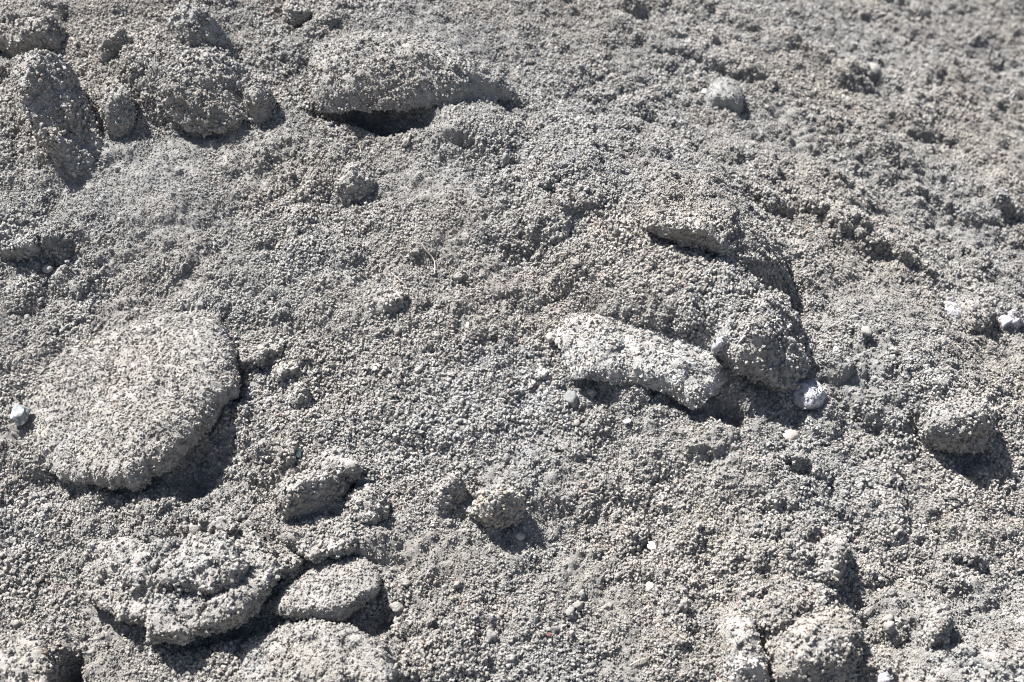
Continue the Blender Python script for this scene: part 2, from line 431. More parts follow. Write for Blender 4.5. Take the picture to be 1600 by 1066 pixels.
        s = math_('ADD', lo, math_('MULTIPLY', hi - lo, math_('POWER', rnd(0, 1, seed + 2), power)))
        s = math_('MULTIPLY', math_('MULTIPLY', s, ns.outputs['Attribute']), gi.outputs['Size'])
        L.new(s, ip.inputs['Scale'])
        return ip.outputs[0]
    clusters = [grain(k, mat, 7, 1) for k in range(7)]
    singles = [grain(20 + k, mat2, 1, 2) for k in range(7)]
    a = layer(gi.outputs['Cluster Density'], clusters, .0007, .0042, 2.3, 10, .0024)
    b = layer(gi.outputs['Grain Density'], singles, .0008, .0046, 3.0, 20, .0018)
    jo = N.new('GeometryNodeJoinGeometry'); L.new(a, jo.inputs[0]); L.new(b, jo.inputs[0]); L.new(jo.outputs[0], go.inputs[0])
    return g
G_GRIT = grit_group('grit_scatter', M_GRIT, M_GRIT)
G_PALE = grit_group('pale_grit_scatter', M_PGRIT, M_PGRIT)
G_TAN = grit_group('tan_grit_scatter', M_TGRIT, M_TGRIT)
def scatter(o, group, cd, gd, size, seed):
    m = o.modifiers.new('grit', 'NODES'); m.node_group = group
    ids = {i.name: i.identifier for i in group.interface.items_tree if i.in_out == 'INPUT'}
    m[ids['Cluster Density']] = float(cd); m[ids['Grain Density']] = float(gd); m[ids['Size']] = float(size); m[ids['Seed']] = int(seed)

def attr(me, name, arr):
    a = me.attributes.new(name, 'FLOAT', 'POINT'); a.data.foreach_set('value', np.asarray(arr, np.float32).ravel())
def grid_mesh(name, P, nu, nv, wrap=False):
    """P: (nv*nu, 3) vertices in rows"""
    me = bpy.data.meshes.new(name)
    j, i = np.meshgrid(np.arange(nv - 1), np.arange(nu if wrap else nu - 1), indexing='ij')
    i2 = (i + 1) % nu
    q = np.stack([j * nu + i, j * nu + i2, (j + 1) * nu + i2, (j + 1) * nu + i], -1).reshape(-1, 4)
    me.vertices.add(len(P)); me.vertices.foreach_set('co', np.asarray(P, np.float32).ravel())
    me.loops.add(q.size); me.loops.foreach_set('vertex_index', q.ravel().astype(np.int32))
    me.polygons.add(len(q)); me.polygons.foreach_set('loop_start', np.arange(0, q.size, 4, dtype=np.int32))
    me.update(calc_edges=True); me.polygons.foreach_set('use_smooth', np.ones(len(q), bool)); me.validate()
    return me
def tag(o, label=None, cat=None, group=None, kind=None):
    if cat and not kind: kind = 'thing'
    if label: o['label'] = label
    if cat: o['category'] = cat
    if group: o['group'] = group
    if kind: o['kind'] = kind
    return o

# ---------------------------------------------------------------- the bank itself
me = grid_mesh('ground', to_world(U, V, H).reshape(-1, 3), NU, NV)
me.materials.append(M_SHADE_DIRT)
go_ = bpy.data.objects.new('ground', me); COL.objects.link(go_); tag(go_, kind='structure')

# grit lies on a window of the same surface
ok = (np.abs(U - .2) < 2.7) & (np.abs(V - .45) < 2.4)
rows = np.where(ok.any(1))[0]; cols = np.where(ok.any(0))[0]
j0, j1, i0, i1 = rows[0], rows[-1] + 1, cols[0], cols[-1] + 1
j0 = max(0, j0 - 16); i0 = max(0, i0 - 16); j1 = min(NV, j1 + 16); i1 = min(NU, i1 + 16)
step = 2
sj = slice(j0, j1, step); si = slice(i0, i1, step)
ug, vg, hg = U[sj, si], V[sj, si], H[sj, si]
dens = sstep(-260, -60, PX[sj, si]) * sstep(1860, 1660, PX[sj, si]) * sstep(-230, -60, PY[sj, si]) * sstep(1320, 1140, PY[sj, si])
dens = .15 + .85 * dens
clump = np.clip(.85 + 1.3 * noise2(ug * 6, vg * 6, 95) + .9 * noise2(ug * 20, vg * 20, 96), .3, 1.25)
gs = (1.0 + .8 * noise2(ug * 4.2, vg * 4.2, 91) + .7 * noise2(ug * 15, vg * 15, 92)) * (1 - .5 * np.clip(fine_zone[sj, si], 0, 1))
far = 1 - dens
gs = np.clip(gs, .5, 1.7) * (1 + 1.5 * far / .85)
mg = grid_mesh('grit', to_world(ug, vg, hg - .0004).reshape(-1, 3), ug.shape[1], ug.shape[0])
attr(mg, 'dens', dens * clump); attr(mg, 'gsize', gs)
gg = bpy.data.objects.new('grit', mg); COL.objects.link(gg)
tag(gg, 'grey grit and crumbs covering the whole slope of the dirt bank', 'grit', kind='stuff')
scatter(gg, G_GRIT, 108000, 86000, .77, 1)

# ---------------------------------------------------------------- slabs, clods and stones
def thing_mesh(name, P, nu, nv, origin, mat, wrap=True, at=None):
    me = grid_mesh(name, P - origin, nu, nv, wrap); me.materials.append(mat); return me
seedc = [100]
def clod(name, label, cat, outline, rim=.03, back=.0, dome=.01, under=.15, rough=.004, sink=.018, mat=M_DIRT, group=G_GRIT,
         cd=20000, gd=70000, size=1.0, grp=None, side=0.06, parent=None, coat=True, base_off=0.0, edge=.012, lumps=0.0, facet=0.0, lean=(.45, .89), cover=.8, epow=12, fore=.6, prof=None, cuts=7, cut=.16):
    """a body with the outline seen in the photograph (pixels), its top rim `rim` proud on the side away from the sun and `back` at the sun side"""
    seedc[0] += 1; sd = seedc[0]
    pts = np.array(outline, float); c0 = pts.mean(0)
    dirn = np.array(lean); prj = (pts - c0) @ dirn; prj = (prj - prj.min()) / (np.ptp(prj) + 1e-9)
    prof = prof or [(0, back), (1, rim)]
    pq, ph = np.array(prof, float).T; rim = max(ph); back = ph[0]
    rims = np.interp(prj, pq, ph)
    uv = np.array([hit(x, y, smooth_h, base_off)[:2] for (x, y) in pts])
    base = float(np.mean(smooth_h(uv[:, 0], uv[:, 1]) - macro(uv[:, 0], uv[:, 1]))) + base_off
    uv = np.array([hit(x, y, macro, base + r * (1 - fore * q))[:2] for (x, y), r, q in zip(pts, rims, prj)])
    c = uv.mean(0)
    R = np.sqrt(((uv - c) ** 2).sum(1)).mean()
    n = int(np.clip(2 * math.pi * R / .0028, 40, 360)); nt = int(np.clip(R / .0032, 8, 60))
    th = np.linspace(0, 2 * math.pi, n, endpoint=False)
    cyc = np.vstack([uv, uv[:1]]); rad = np.zeros(n)
    for k, t in enumerate(th):
        d = np.array([math.cos(t), math.sin(t)]); best = 0
        for a, b in zip(cyc[:-1], cyc[1:]):
            e = b - a; den = d[0] * e[1] - d[1] * e[0]
            if abs(den) < 1e-12: continue
            w = a - c; tt = (w[0] * e[1] - w[1] * e[0]) / den; ss = (w[0] * d[1] - w[1] * d[0]) / den
            if tt > 0 and -1e-6 <= ss <= 1 + 1e-6: best = max(best, tt)
        rad[k] = best if best > 0 else R
    ker = np.hanning(max(3, n // 130) + 2)[1:-1]; ker /= ker.sum(); h = len(ker) // 2
    rad = np.convolve(np.concatenate([rad[-h:], rad, rad[:h]]) if h else rad, ker, 'valid')[:n]
    rad *= 1 + .05 * noise2(3 * np.cos(th) + sd, 3 * np.sin(th), sd) + .07 * noise2(7 * np.cos(th) + sd, 7 * np.sin(th), sd + 1) + .05 * noise2(18 * np.cos(th) + sd, 18 * np.sin(th), sd + 2)
    sunuv = np.array([dirn[0] * 1.2, -dirn[1]]); sunuv /= np.linalg.norm(sunuv)          # away from the sun in slope coordinates
    pj = (uv - c) @ sunuv; lo, hi = pj.min(), pj.max()
    def topw(u, v, r):
        q = np.clip(((u - c[0]) * sunuv[0] + (v - c[1]) * sunuv[1] - lo) / (hi - lo), -.1, 1.1)
        hh = np.interp(q, pq, ph) + dome * (1 - r ** 2)
        hh = hh - edge * np.clip(r, 0, 1) ** epow
        hh = hh + rough * (1.6 * noise2(u * 16 + sd, v * 16, sd) + 1.1 * noise2(u * 38, v * 38 + sd, sd + 3) + .6 * noise2(u * 90, v * 90, sd + 4))
        if lumps: hh = hh + lumps * np.clip(noise2(u * 24 + sd, v * 24, sd + 8), -.1, .6)
        cr = noise2(u * 12 + sd * 3, v * 13, sd + 12)    # cracks and small steps of broken crust
        hh = hh - .35 * rough * np.exp(-(cr / .035) ** 2) * 3 + rough * 1.5 * (sstep(-.02, .02, noise2(u * 11, v * 11 + sd, sd + 13) - .05) + sstep(-.02, .02, noise2(u * 19, v * 19 + sd, sd + 14) - .08))
        if facet: hh = hh - facet * np.abs(noise2(u * 9 + sd, v * 9, sd + 9))
        return macro(u, v) + base + hh
    rows = []
    rs = np.linspace(0.0003, 1, nt) ** .85
    rs = rs / rs[-1]
    for r in rs:
        u = c[0] + rad * r * np.cos(th); v = c[1] + rad * r * np.sin(th)
        rows.append(np.stack([u, v, topw(u, v, r)], -1))
    rimrow = rows[-1]
    thick = np.clip(rimrow[:, 2] - (macro(rimrow[:, 0], rimrow[:, 1]) + base - sink), .006, None)
    ns = max(6, int(np.clip((rim + sink) / .0035, 6, 26)))
    for k in range(1, ns + 1):
        t = k / ns
        f = 1 + side * math.sin(math.pi * min(1, t * 1.3)) * (1 if t < .77 else 0) - under * t ** 1.6
        u = c[0] + rad * f * np.cos(th); v = c[1] + rad * f * np.sin(th)
        rows.append(np.stack([u, v, rimrow[:, 2] - thick * t], -1))
    f = 1 - under
    for r in (.6, .2):
        u = c[0] + rad * f * r * np.cos(th); v = c[1] + rad * f * r * np.sin(th)
        rows.append(np.stack([u, v, rows[-1][:, 2]], -1))
    A = np.array(rows)                                   # rows, n, 3
    X, Y, Z = A[..., 0], A[..., 1], A[..., 2]
    # flat fracture faces: whatever stands beyond a random plane is cut back to it
    rg = np.random.default_rng(sd)
    mc = macro(X, Y) + base; ctr = np.array([c[0], c[1], 0.0])
    Q = np.stack([X, Y, Z - mc], -1) - ctr
    for _ in range(cuts):
        a0 = rg.uniform(0, 2 * math.pi); tl = rg.uniform(.1, 1.0)
        d = np.array([math.cos(a0) * tl, math.sin(a0) * tl, 1.0 if _ % 2 else .25]); d /= np.linalg.norm(d)
        prd = Q @ d; top = prd.max(); off = top - cut * rg.uniform(.4, 1.2) * min(top - np.median(prd), .06)
        ex = np.clip(prd - off, 0, None); Q = Q - (ex * .92)[..., None] * d
    Q = Q + ctr; X = Q[..., 0]; Y = Q[..., 1]; Z = Q[..., 2] + mc
    amp = rough * .9
    for o_, fr in ((0, 22), (40, 48), (80, 110)):
        a_ = amp * (22 / fr) ** .6 * 1.6
        X += a_ * noise3(X * fr, Y * fr, Z * fr, sd + o_ + 1); Y += a_ * noise3(X * fr + 9, Y * fr, Z * fr, sd + o_ + 2)
        Z += a_ * .5 * noise3(X * fr, Y * fr + 5, Z * fr, sd + o_ + 3)
    P = to_world(X, Y, Z).reshape(-1, 3)
    org = to_world(np.array(c[0]), np.array(c[1]), np.array(float(macro(c[0], c[1])) + base))
    if parent is not None: org = np.array(parent.location)
    me = grid_mesh(name, P - org, n, len(rows), True); me.materials.append(mat)
    # close the top centre and the bottom
    attr(me, 'dens', np.ones(len(P))); attr(me, 'gsize', np.clip(1 + .5 * noise2(X * 18 + sd, Y * 18, sd), .6, 1.4))
    o = bpy.data.objects.new(name, me); COL.objects.link(o)
    if parent is None: o.location = org; tag(o, label, cat, grp)
    else: o.parent = parent
    if coat:
        k = bpy.data.objects.new('grit_coating', me); COL.objects.link(k); k.parent = o; k['kind'] = 'stuff'
        if parent is not None: pass
        if cd: cd, gd = 40000 * cover / size ** 2, 42000 * cover / size ** 2
        scatter(k, group, cd, gd, size, sd)
    return o
def add_top_cap(): pass

big = clod('soil_slab', 'largest oval slab of caked grey dirt with a curved shadow along its lower right edge', 'slab',
     [(30, 640), (44, 600), (100, 546), (180, 506), (284, 486), (325, 484), (346, 520), (366, 575), (370, 618), (272, 726), (240, 738), (214, 762), (120, 750), (50, 714), (36, 672)],
     rim=.070, back=.000, dome=.014, under=.16, rough=.0021, sink=.004, cd=13000, gd=85000, size=.60, grp='slabs of caked dirt on the bank', lumps=.004, edge=.010, cuts=4, cut=.08, prof=[(0,.010),(.4,.018),(.65,.052),(1,.066)], lean=(.8, .6))
s2 = clod('soil_slab', 'layered broken slab of dirt at lower left with a ragged dark gap under its front', 'slab',
     [(133, 890), (148, 856), (200, 834), (330, 832), (398, 836), (428, 868), (432, 908), (405, 952), (362, 982), (318, 988), (292, 1004), (240, 1004), (232, 972), (188, 968), (146, 936)],
     rim=.062, back=.004, dome=.006, under=.18, rough=.0050, size=.82, sink=.004, grp='slabs of caked dirt on the bank', lumps=.008, edge=.006, cuts=5, cut=.10)
up = clod('crust_layer', None, None,
     [(235, 850), (290, 838), (350, 836), (372, 862), (388, 888), (372, 905), (345, 922), (315, 925), (270, 915), (220, 918), (190, 905), (195, 872)],
     rim=.030, back=.010, dome=.004, under=.10, rough=.0050, sink=.018, base_off=.040, parent=s2, edge=.008, lumps=.006)
clod('soil_slab', 'small pale smooth slab of dirt beside the layered slab, casting a shadow to its right', 'slab',
     [(428, 935), (500, 870), (572, 866), (594, 900), (588, 926), (532, 972), (466, 960), (432, 956)],
     rim=.050, back=.006, dome=.004, under=.20, rough=.0022, sink=.004, size=.56, grp='slabs of caked dirt on the bank', cuts=3)
clod('soil_block', 'wedge of dirt with a shaded lower face above the small pale slab', 'block',
     [(428, 794), (438, 764), (492, 732), (544, 750), (542, 768), (492, 804), (436, 808)],
     rim=.044, back=.000, dome=.006, under=.22, rough=.0036, sink=.004, prof=[(0,0),(.55,.05),(.65,.05),(1,.010)])
clod('soil_clod', 'squarish crumbling clod right of the shaded wedge of dirt', 'clod',
     [(545, 775), (570, 760), (592, 768), (606, 788), (604, 808), (588, 822), (562, 818), (545, 800)], rim=.026, back=.002, dome=.008, rough=.0045, lumps=.006)
clod('soil_flake', 'thin lip of dirt crust overhanging the dark cleft below it', 'flake',
     [(478, 712), (500, 700), (540, 706), (566, 738), (552, 744), (520, 742), (488, 735)], rim=.042, back=.004, dome=.003, under=.25, rough=.003, edge=.006, cuts=2)
clod('soil_flake', 'upper curled dirt flake touching the top right of the largest slab', 'flake',
     [(368, 552), (395, 532), (430, 524), (448, 532), (440, 548), (415, 560), (410, 572), (376, 572)], rim=.030, back=.003, dome=.004, under=.3, rough=.0030, edge=.006, cuts=2)
clod('soil_flake', 'lower dirt flake with a notched edge right of the largest slab', 'flake',
     [(404, 590), (424, 575), (450, 566), (470, 572), (462, 588), (446, 590), (438, 600), (424, 594)], rim=.024, back=.002, dome=.004, under=.3, rough=.0030, edge=.006, cuts=2)
clod('soil_chip', 'flat cracked plate of dirt just above the small pale slab', 'chip',
     [(456, 822), (512, 806), (556, 822), (570, 856), (505, 866), (484, 874), (462, 846)], rim=.026, back=.0, dome=.002, under=.25, rough=.0026, edge=.003, cuts=3, cut=.3)
clod('soil_chip', 'triangular dirt chip down in the dark crack left of the small pale slab', 'chip',
     [(432, 856), (448, 850), (474, 876), (462, 890), (436, 902)], rim=.022, back=.004, dome=.002, under=.2, rough=.0026, edge=.003, cuts=4, cut=.4)
clod('soil_chip', 'narrow broken chip behind the layered slab, edge in shade', 'chip',
     [(300, 812), (340, 806), (372, 818), (368, 834), (330, 830)], rim=.030, back=.0, dome=.002, under=.25, rough=.0028, edge=.003, cuts=3)
clod('soil_chip', 'small sharp chip at the right end of the dark cleft', 'chip',
     [(556, 744), (570, 738), (578, 752), (566, 768), (554, 760)], rim=.020, back=.004, dome=.002, under=.2, rough=.0024, edge=.003, cuts=4, cut=.4)
clod('soil_chip', 'thin tilted chip standing left of the pale green fragment', 'chip',
     [(438, 690), (452, 684), (462, 700), (456, 722), (444, 716)], rim=.024, back=.006, dome=.002, under=.2, rough=.0024, edge=.003, cuts=4, cut=.4)
clod('soil_clod', 'small dirt lump with a shaded face right of the largest slab', 'clod',
     [(440, 622), (455, 604), (474, 602), (484, 618), (474, 632), (452, 638)], rim=.018, back=.002, dome=.008, rough=.0035)
clod('soil_clod', 'little crumb of dirt on the top edge of the largest slab', 'clod',
     [(282, 478), (290, 466), (305, 464), (312, 474), (302, 484), (288, 486)], rim=.012, back=.005, dome=.008, rough=.003)
clod('soil_clod', 'long dusty clod at top centre overhanging a dark hollow', 'clod',
     [(486, 130), (490, 92), (520, 66), (600, 48), (690, 62), (745, 98), (790, 116), (806, 150), (760, 160), (690, 156), (620, 164), (560, 156), (500, 154)],
     rim=.085, back=.000, dome=.012, under=.22, rough=.0034, sink=-.022, lumps=.006, edge=.016, epow=5, prof=[(0,-.004),(.25,.034),(.55,.062),(.66,.064),(.95,.036),(1,.034)], fore=.25, cuts=3, lean=(.12, .99), size=.75)
clod('soil_clod', 'small upright triangular clod left of the long top clod', 'clod',
     [(384, 168), (388, 146), (404, 133), (420, 140), (430, 165), (426, 182), (400, 188)], rim=.032, back=.020, dome=.020, rough=.004, under=.1, prof=[(0,.01),(.4,.045),(1,.01)], lean=(.8,.6))
clod('soil_block', 'tall leaning block of dirt at upper left with a broad shaded side', 'block',
     [(26, 120), (50, 96), (92, 92), (112, 112), (126, 142), (142, 185), (165, 236), (152, 262), (120, 268), (92, 240), (62, 204), (42, 170)],
     rim=.000, back=.095, dome=.012, under=.02, rough=.0050, edge=.004, sink=.02, lumps=.008, lean=(.93, .37), prof=[(0,.05),(.12,.11),(.32,.11),(.8,.01),(1,.0)], cuts=3)
clod('soil_clod', 'small tilted clod with a shadow above the finger of dirt at upper left', 'clod',
     [(152, 78), (168, 58), (190, 50), (205, 62), (200, 78), (180, 88), (170, 100), (156, 96)], rim=.030, back=.008, dome=.008, rough=.0035, under=.2, prof=[(0,.01),(.5,.042),(1,.01)])
clod('soil_clod', 'rounded clod near the top edge with a shaded underside and a dark shadow line', 'clod',
     [(264, 45), (270, 25), (300, 22), (345, 42), (362, 62), (350, 76), (320, 84), (290, 80), (272, 66)], rim=.052, back=.006, dome=.020, rough=.0046, under=.12, edge=.010, epow=5, prof=[(0,.005),(.45,.05),(.55,.05),(1,.02)])
clod('soil_clod', 'broad crumbling clod with shaded patches below the rounded top clod', 'clod',
     [(248, 130), (262, 100), (300, 84), (350, 86), (385, 104), (396, 138), (390, 168), (368, 190), (330, 196), (290, 190), (262, 165)],
     rim=.008, back=.060, dome=.022, rough=.0062, under=.04, lumps=.020, edge=.014, facet=.03, lean=(.6, .8), prof=[(0,.0),(.3,.032),(.45,.030),(.8,.0),(1,-.01)], cuts=5)
clod('soil_clod', 'finger shaped clod between the leaning block and the crumbling clod', 'clod',
     [(160, 150), (168, 128), (190, 124), (204, 145), (206, 180), (200, 200), (182, 208), (164, 196), (162, 172)], rim=.028, back=.010, dome=.012, rough=.004, prof=[(0,.005),(.7,.036),(1,.02)])
clod('soil_clod', 'round knob of dirt below the hollow at upper centre', 'clod',
     [(528, 292), (534, 272), (552, 262), (574, 270), (586, 288), (578, 304), (556, 314), (536, 308)], rim=.028, back=.008, dome=.016, rough=.004, edge=.012, prof=[(0,.005),(.5,.034),(1,.006)])
clod('soil_clod', 'blunt clod touching the top edge left of centre', 'clod',
     [(446, 22), (450, 6), (470, -2), (488, 8), (490, 24), (474, 34), (454, 34)], rim=.028, back=.006, dome=.010, rough=.004, under=.15)
clod('soil_clod', 'yellowish gravelly clod standing alone in the lower middle', 'clod',
     [(740, 796), (752, 782), (778, 772), (805, 776), (822, 792), (818, 806), (802, 818), (780, 822), (756, 812)],
     rim=.040, back=.014, dome=.008, rough=.0050, under=.22, mat=M_TAN, group=G_TAN, sink=.004, lumps=.006, prof=[(0,.01),(.45,.045),(1,.016)])
clod('soil_clod', 'low clod with a shaded right face left of the yellowish clod', 'clod',
     [(672, 776), (690, 756), (714, 748), (728, 758), (726, 780), (712, 798), (688, 792)], rim=.026, back=.002, dome=.006, rough=.004, prof=[(0,.0),(.5,.032),(1,.004)], lean=(.8,.6))
clod('soil_clod', 'flat greyish lump in the middle left with a thin dark lower edge', 'clod',
     [(570, 482), (585, 458), (610, 446), (636, 452), (642, 468), (622, 486), (592, 497), (574, 494)], rim=.020, back=.004, dome=.008, rough=.004, group=G_GRIT, under=.15)
clod('pale_slab', 'long pale slab with a whitish crystalline face in the right centre', 'slab',
     [(866, 515), (880, 492), (960, 478), (1012, 490), (1088, 532), (1144, 588), (1122, 606), (1082, 634), (1048, 606), (985, 594), (900, 582)],
     rim=.050, back=-.004, dome=.010, rough=.0028, under=.14, mat=M_PALE, group=G_PALE, cd=1, size=.7, cover=.75, sink=.006, lumps=.003, facet=.004, lean=(.97, .25), prof=[(0,.004),(.3,.012),(.6,.017),(.85,.024),(1,.034)], cuts=5, base_off=.006)
clod('soil_clod', 'thick crumbly clod behind the pale slab, dark on its right side', 'clod',
     [(1020, 470), (1040, 440), (1090, 420), (1150, 425), (1205, 450), (1240, 495), (1264, 540), (1256, 580), (1232, 596), (1200, 590), (1165, 572), (1120, 545), (1070, 515), (1030, 495)],
     rim=.030, back=-.016, dome=.02, rough=.0085, under=.04, lumps=.014, edge=.012, epow=4, size=.95, cover=1.0, cuts=4, lean=(.85,.5), prof=[(0,-.02),(.4,.008),(.66,.032),(.74,.030),(1,-.015)])
clod('white_stone', 'white and violet speckled stone at the foot of the thick clod, right of centre', 'stone',
     [(1229, 604), (1238, 590), (1258, 588), (1278, 594), (1292, 614), (1288, 630), (1266, 636), (1244, 626)], rim=.026, back=.006, dome=.006, rough=.0050, mat=M_WHITE, group=G_PALE, size=.6, cover=.2, facet=.012)
clod('white_stone', 'small lilac white stone on the upper side of the pale slab', 'stone',
     [(1108, 536), (1118, 522), (1136, 518), (1147, 530), (1140, 542), (1120, 546)], rim=.040, back=.030, dome=.006, rough=.005, mat=M_WHITE, group=G_PALE, size=.6, cover=.22, sink=.05)
clod('soil_clod', 'rounded boulder of dirt at right edge with shadow on its right', 'clod',
     [(1440, 652), (1452, 624), (1486, 606), (1520, 612), (1544, 640), (1550, 672), (1536, 694), (1505, 700), (1474, 692), (1448, 676)],
     rim=.060, back=.000, dome=.018, rough=.0055, under=.15, lumps=.014, edge=.014, epow=5, cuts=2, prof=[(0,-.01),(.5,.036),(.7,.044),(1,.020)])
clod('rounded_stone', 'smooth round dusty stone alone on the upper right slope', 'stone',
     [(1104, 150), (1108, 134), (1124, 124), (1146, 128), (1160, 145), (1164, 164), (1150, 176), (1128, 170), (1110, 164)],
     rim=.028, back=.012, dome=.024, rough=.0024, under=.15, mat=M_DUST, cd=0, gd=160000, size=.55, edge=.018, cuts=0)
clod('soil_block', 'angular grey block of dirt between two white stones at right', 'block',
     [(1496, 476), (1510, 452), (1540, 452), (1548, 478), (1546, 512), (1520, 514), (1500, 498)], rim=.034, back=.000, dome=.006, rough=.004, under=.1, cuts=5)
clod('white_stone', 'bright white stone on the left of the buff block', 'stone',
     [(1472, 474), (1482, 460), (1498, 462), (1508, 480), (1504, 498), (1490, 502), (1478, 490)], rim=.012, back=.000, dome=.006, rough=.005, mat=M_WHITE, group=G_PALE, size=.6, cover=.22)
clod('white_stone', 'sparkling white and grey stone at the right edge beyond the block shadow', 'stone',
     [(1552, 498), (1556, 482), (1576, 474), (1606, 476), (1612, 504), (1590, 514), (1566, 514)], rim=.014, back=-.004, dome=.008, rough=.006, mat=M_WHITE, group=G_PALE, size=.6, cover=.22)
clod('soil_clod', 'upright clod at lower right with a deep black gap on its right', 'clod',
     [(1262, 880), (1270, 850), (1296, 836), (1318, 844), (1324, 872), (1318, 905), (1298, 922), (1275, 916)], rim=.046, back=.010, dome=.016, rough=.0045, under=.22, edge=.016, sink=.004, lean=(.9,.4), prof=[(0,-.004),(.55,.024),(.68,.030),(1,.012)])
clod('pale_rock', 'tall whitish rock standing at the bottom edge right of centre', 'rock',
     [(1130, 985), (1134, 962), (1160, 954), (1178, 966), (1186, 995), (1194, 1030), (1200, 1085), (1150, 1090), (1140, 1040)],
     rim=.030, back=.040, dome=.020, rough=.0035, under=.05, mat=M_PALE, group=G_PALE, cd=1, size=.7, cover=.6, facet=.012)
clod('soil_clod', 'wide rough clod at the bottom edge right of the whitish rock', 'clod',
     [(1212, 1000), (1225, 965), (1268, 950), (1318, 962), (1345, 990), (1338, 1030), (1318, 1085), (1240, 1090), (1216, 1050)],
     rim=.050, back=.012, dome=.022, rough=.0055, under=.08, lumps=.012, edge=.012, cd=14000, prof=[(0,0),(.5,.036),(.6,.036),(1,.004)])
clod('soil_clod', 'small dark sided clod with a shadow near the bottom right corner', 'clod',
     [(1436, 975), (1448, 952), (1466, 944), (1482, 962), (1486, 985), (1474, 1004), (1450, 1006)], rim=.034, back=.006, dome=.010, rough=.004, under=.12, prof=[(0,.01),(.55,.042),(1,.006)], lean=(.9,.4))
clod('soil_slab', 'pale flat crust of dirt in the bottom right corner', 'slab',
     [(1392, 1040), (1440, 1018), (1500, 1008), (1560, 1014), (1620, 1030), (1630, 1100), (1400, 1100)], rim=.030, back=.008, dome=.008, rough=.004, grp='slabs of caked dirt on the bank', size=.9, edge=.006)
clod('white_stone', 'small white stone at the bottom edge left of the pale corner crust', 'stone',
     [(1372, 1056), (1378, 1040), (1392, 1040), (1398, 1054), (1390, 1072), (1376, 1072)], rim=.020, back=.010, dome=.006, rough=.004, mat=M_WHITE, group=G_PALE, size=.6, cover=.22)
clod('soil_clod', 'brownish stone with dark underside cut by the right edge near the bottom', 'clod',
     [(1570, 978), (1580, 962), (1604, 956), (1624, 965), (1620, 985), (1590, 988)], rim=.026, back=.010, dome=.006, rough=.003, mat=M_TAN, under=.2)
clod('soil_clod', 'square shouldered clod at lower left corner beside a dark hole', 'clod',
     [(-20, 1000), (10, 985), (55, 992), (76, 1015), (80, 1050), (78, 1095), (-20, 1100)], rim=.044, back=.020, dome=.008, rough=.004, under=.06, sink=.03)
clod('soil_slab', 'low wide slab of pale dirt at the bottom edge below the small pale slab', 'slab',
     [(330, 1045), (375, 1010), (430, 984), (490, 972), (550, 985), (598, 1015), (622, 1060), (620, 1100), (340, 1100)],
     rim=.046, back=.008, dome=.012, rough=.0035, grp='slabs of caked dirt on the bank', size=.65, edge=.010, prof=[(0,0),(.85,.055),(1,.055)], lean=(.9,.4), cuts=2)
clod('soil_clod', 'pale knob of dirt at the left edge above a shaded hollow', 'clod',
     [(-10, 372), (10, 358), (45, 356), (66, 366), (60, 386), (40, 394), (5, 392)], rim=.022, back=.008, dome=.008, rough=.004)
clod('soil_clod', 'thick brow of dirt at the left edge near the top, dark beneath', 'clod',
     [(-20, 60), (-20, 20), (30, 15), (80, 28), (98, 50), (90, 68), (62, 66), (30, 74)], rim=.046, back=.008, dome=.012, rough=.0045, under=.2, edge=.016)
clod('soil_clod', 'brow of dirt above the dark ledge in the upper right of centre', 'clod',
     [(1000, 346), (1012, 330), (1060, 328), (1110, 345), (1140, 372), (1134, 386), (1095, 372), (1050, 360)], rim=.034, back=.002, dome=.006, rough=.004, under=.2)

# small stones and chips: faceted pebbles on the grit
def pebble(name, label, cat, px, py, w, h, mat, lift=.3, rot=0, grp=None, squash=.7, sub=3, bump=.22):
    import bmesh
    u, v, ww = hit(px, py, ground_h)
    bm = bmesh.new(); bmesh.ops.create_icosphere(bm, subdivisions=sub, radius=1)
    seedc[0] += 1; sd = seedc[0]
    co = np.array([x.co for x in bm.verts]); f = 1 + bump * 2 * noise3(co[:, 0] * 1.2 + sd, co[:, 1] * 1.2, co[:, 2] * 1.2, sd) + bump * noise3(co[:, 0] * 3 + sd, co[:, 1] * 3, co[:, 2] * 3, sd + 1)
    co = co * f[:, None]
    for _ in range(4):                                   # a few broken faces
        d = rng.normal(size=3); d /= np.linalg.norm(d); k = rng.uniform(.62, .85)
        q = np.clip(co @ d - k, 0, None); co = co - q[:, None] * d * .9
    c_, s_ = math.cos(rot), math.sin(rot)
    dist = np.linalg.norm(to_world(u, v, ww) - CP) / 2.22 * .001
    a = co[:, 0] * w / 2 * dist; b = co[:, 1] * h / 2 * dist / .84; n_ = co[:, 2] * min(w, h) / 2 * dist * squash
    X = a * c_ - b * s_; Y = a * s_ + b * c_; Z = n_
    P = to_world(X, Y, Z)
    for vtx, p in zip(bm.verts, P): vtx.co = p
    me = bpy.data.meshes.new(name); bm.to_mesh(me); bm.free()
    me.polygons.foreach_set('use_smooth', np.ones(len(me.polygons), bool)); me.materials.append(mat)
    o = bpy.data.objects.new(name, me); COL.objects.link(o)
    o.location = to_world(u, v, ww + .0025 + min(w, h) / 2 * dist * lift); tag(o, label, cat, grp)
    return o
pebble('white_pebble', 'bright white pebble alone in the centre of the bank', 'pebble', 848, 586, 17, 13, M_QUARTZ, .7)
pebble('dark_pebble', 'smooth dark grey pebble below the left end of the pale slab', 'pebble', 892, 628, 25, 23, M_GREY, .5)
pebble('white_pebble', 'tiny oval white pebble left of the small dark pit in the centre', 'pebble', 731, 511, 7, 10, M_QUARTZ, .7)
pebble('white_chip', 'flat white chip below the dark pebble, right of centre', 'chip', 980, 661, 13, 8, M_QUARTZ, .8, .4, squash=.4)
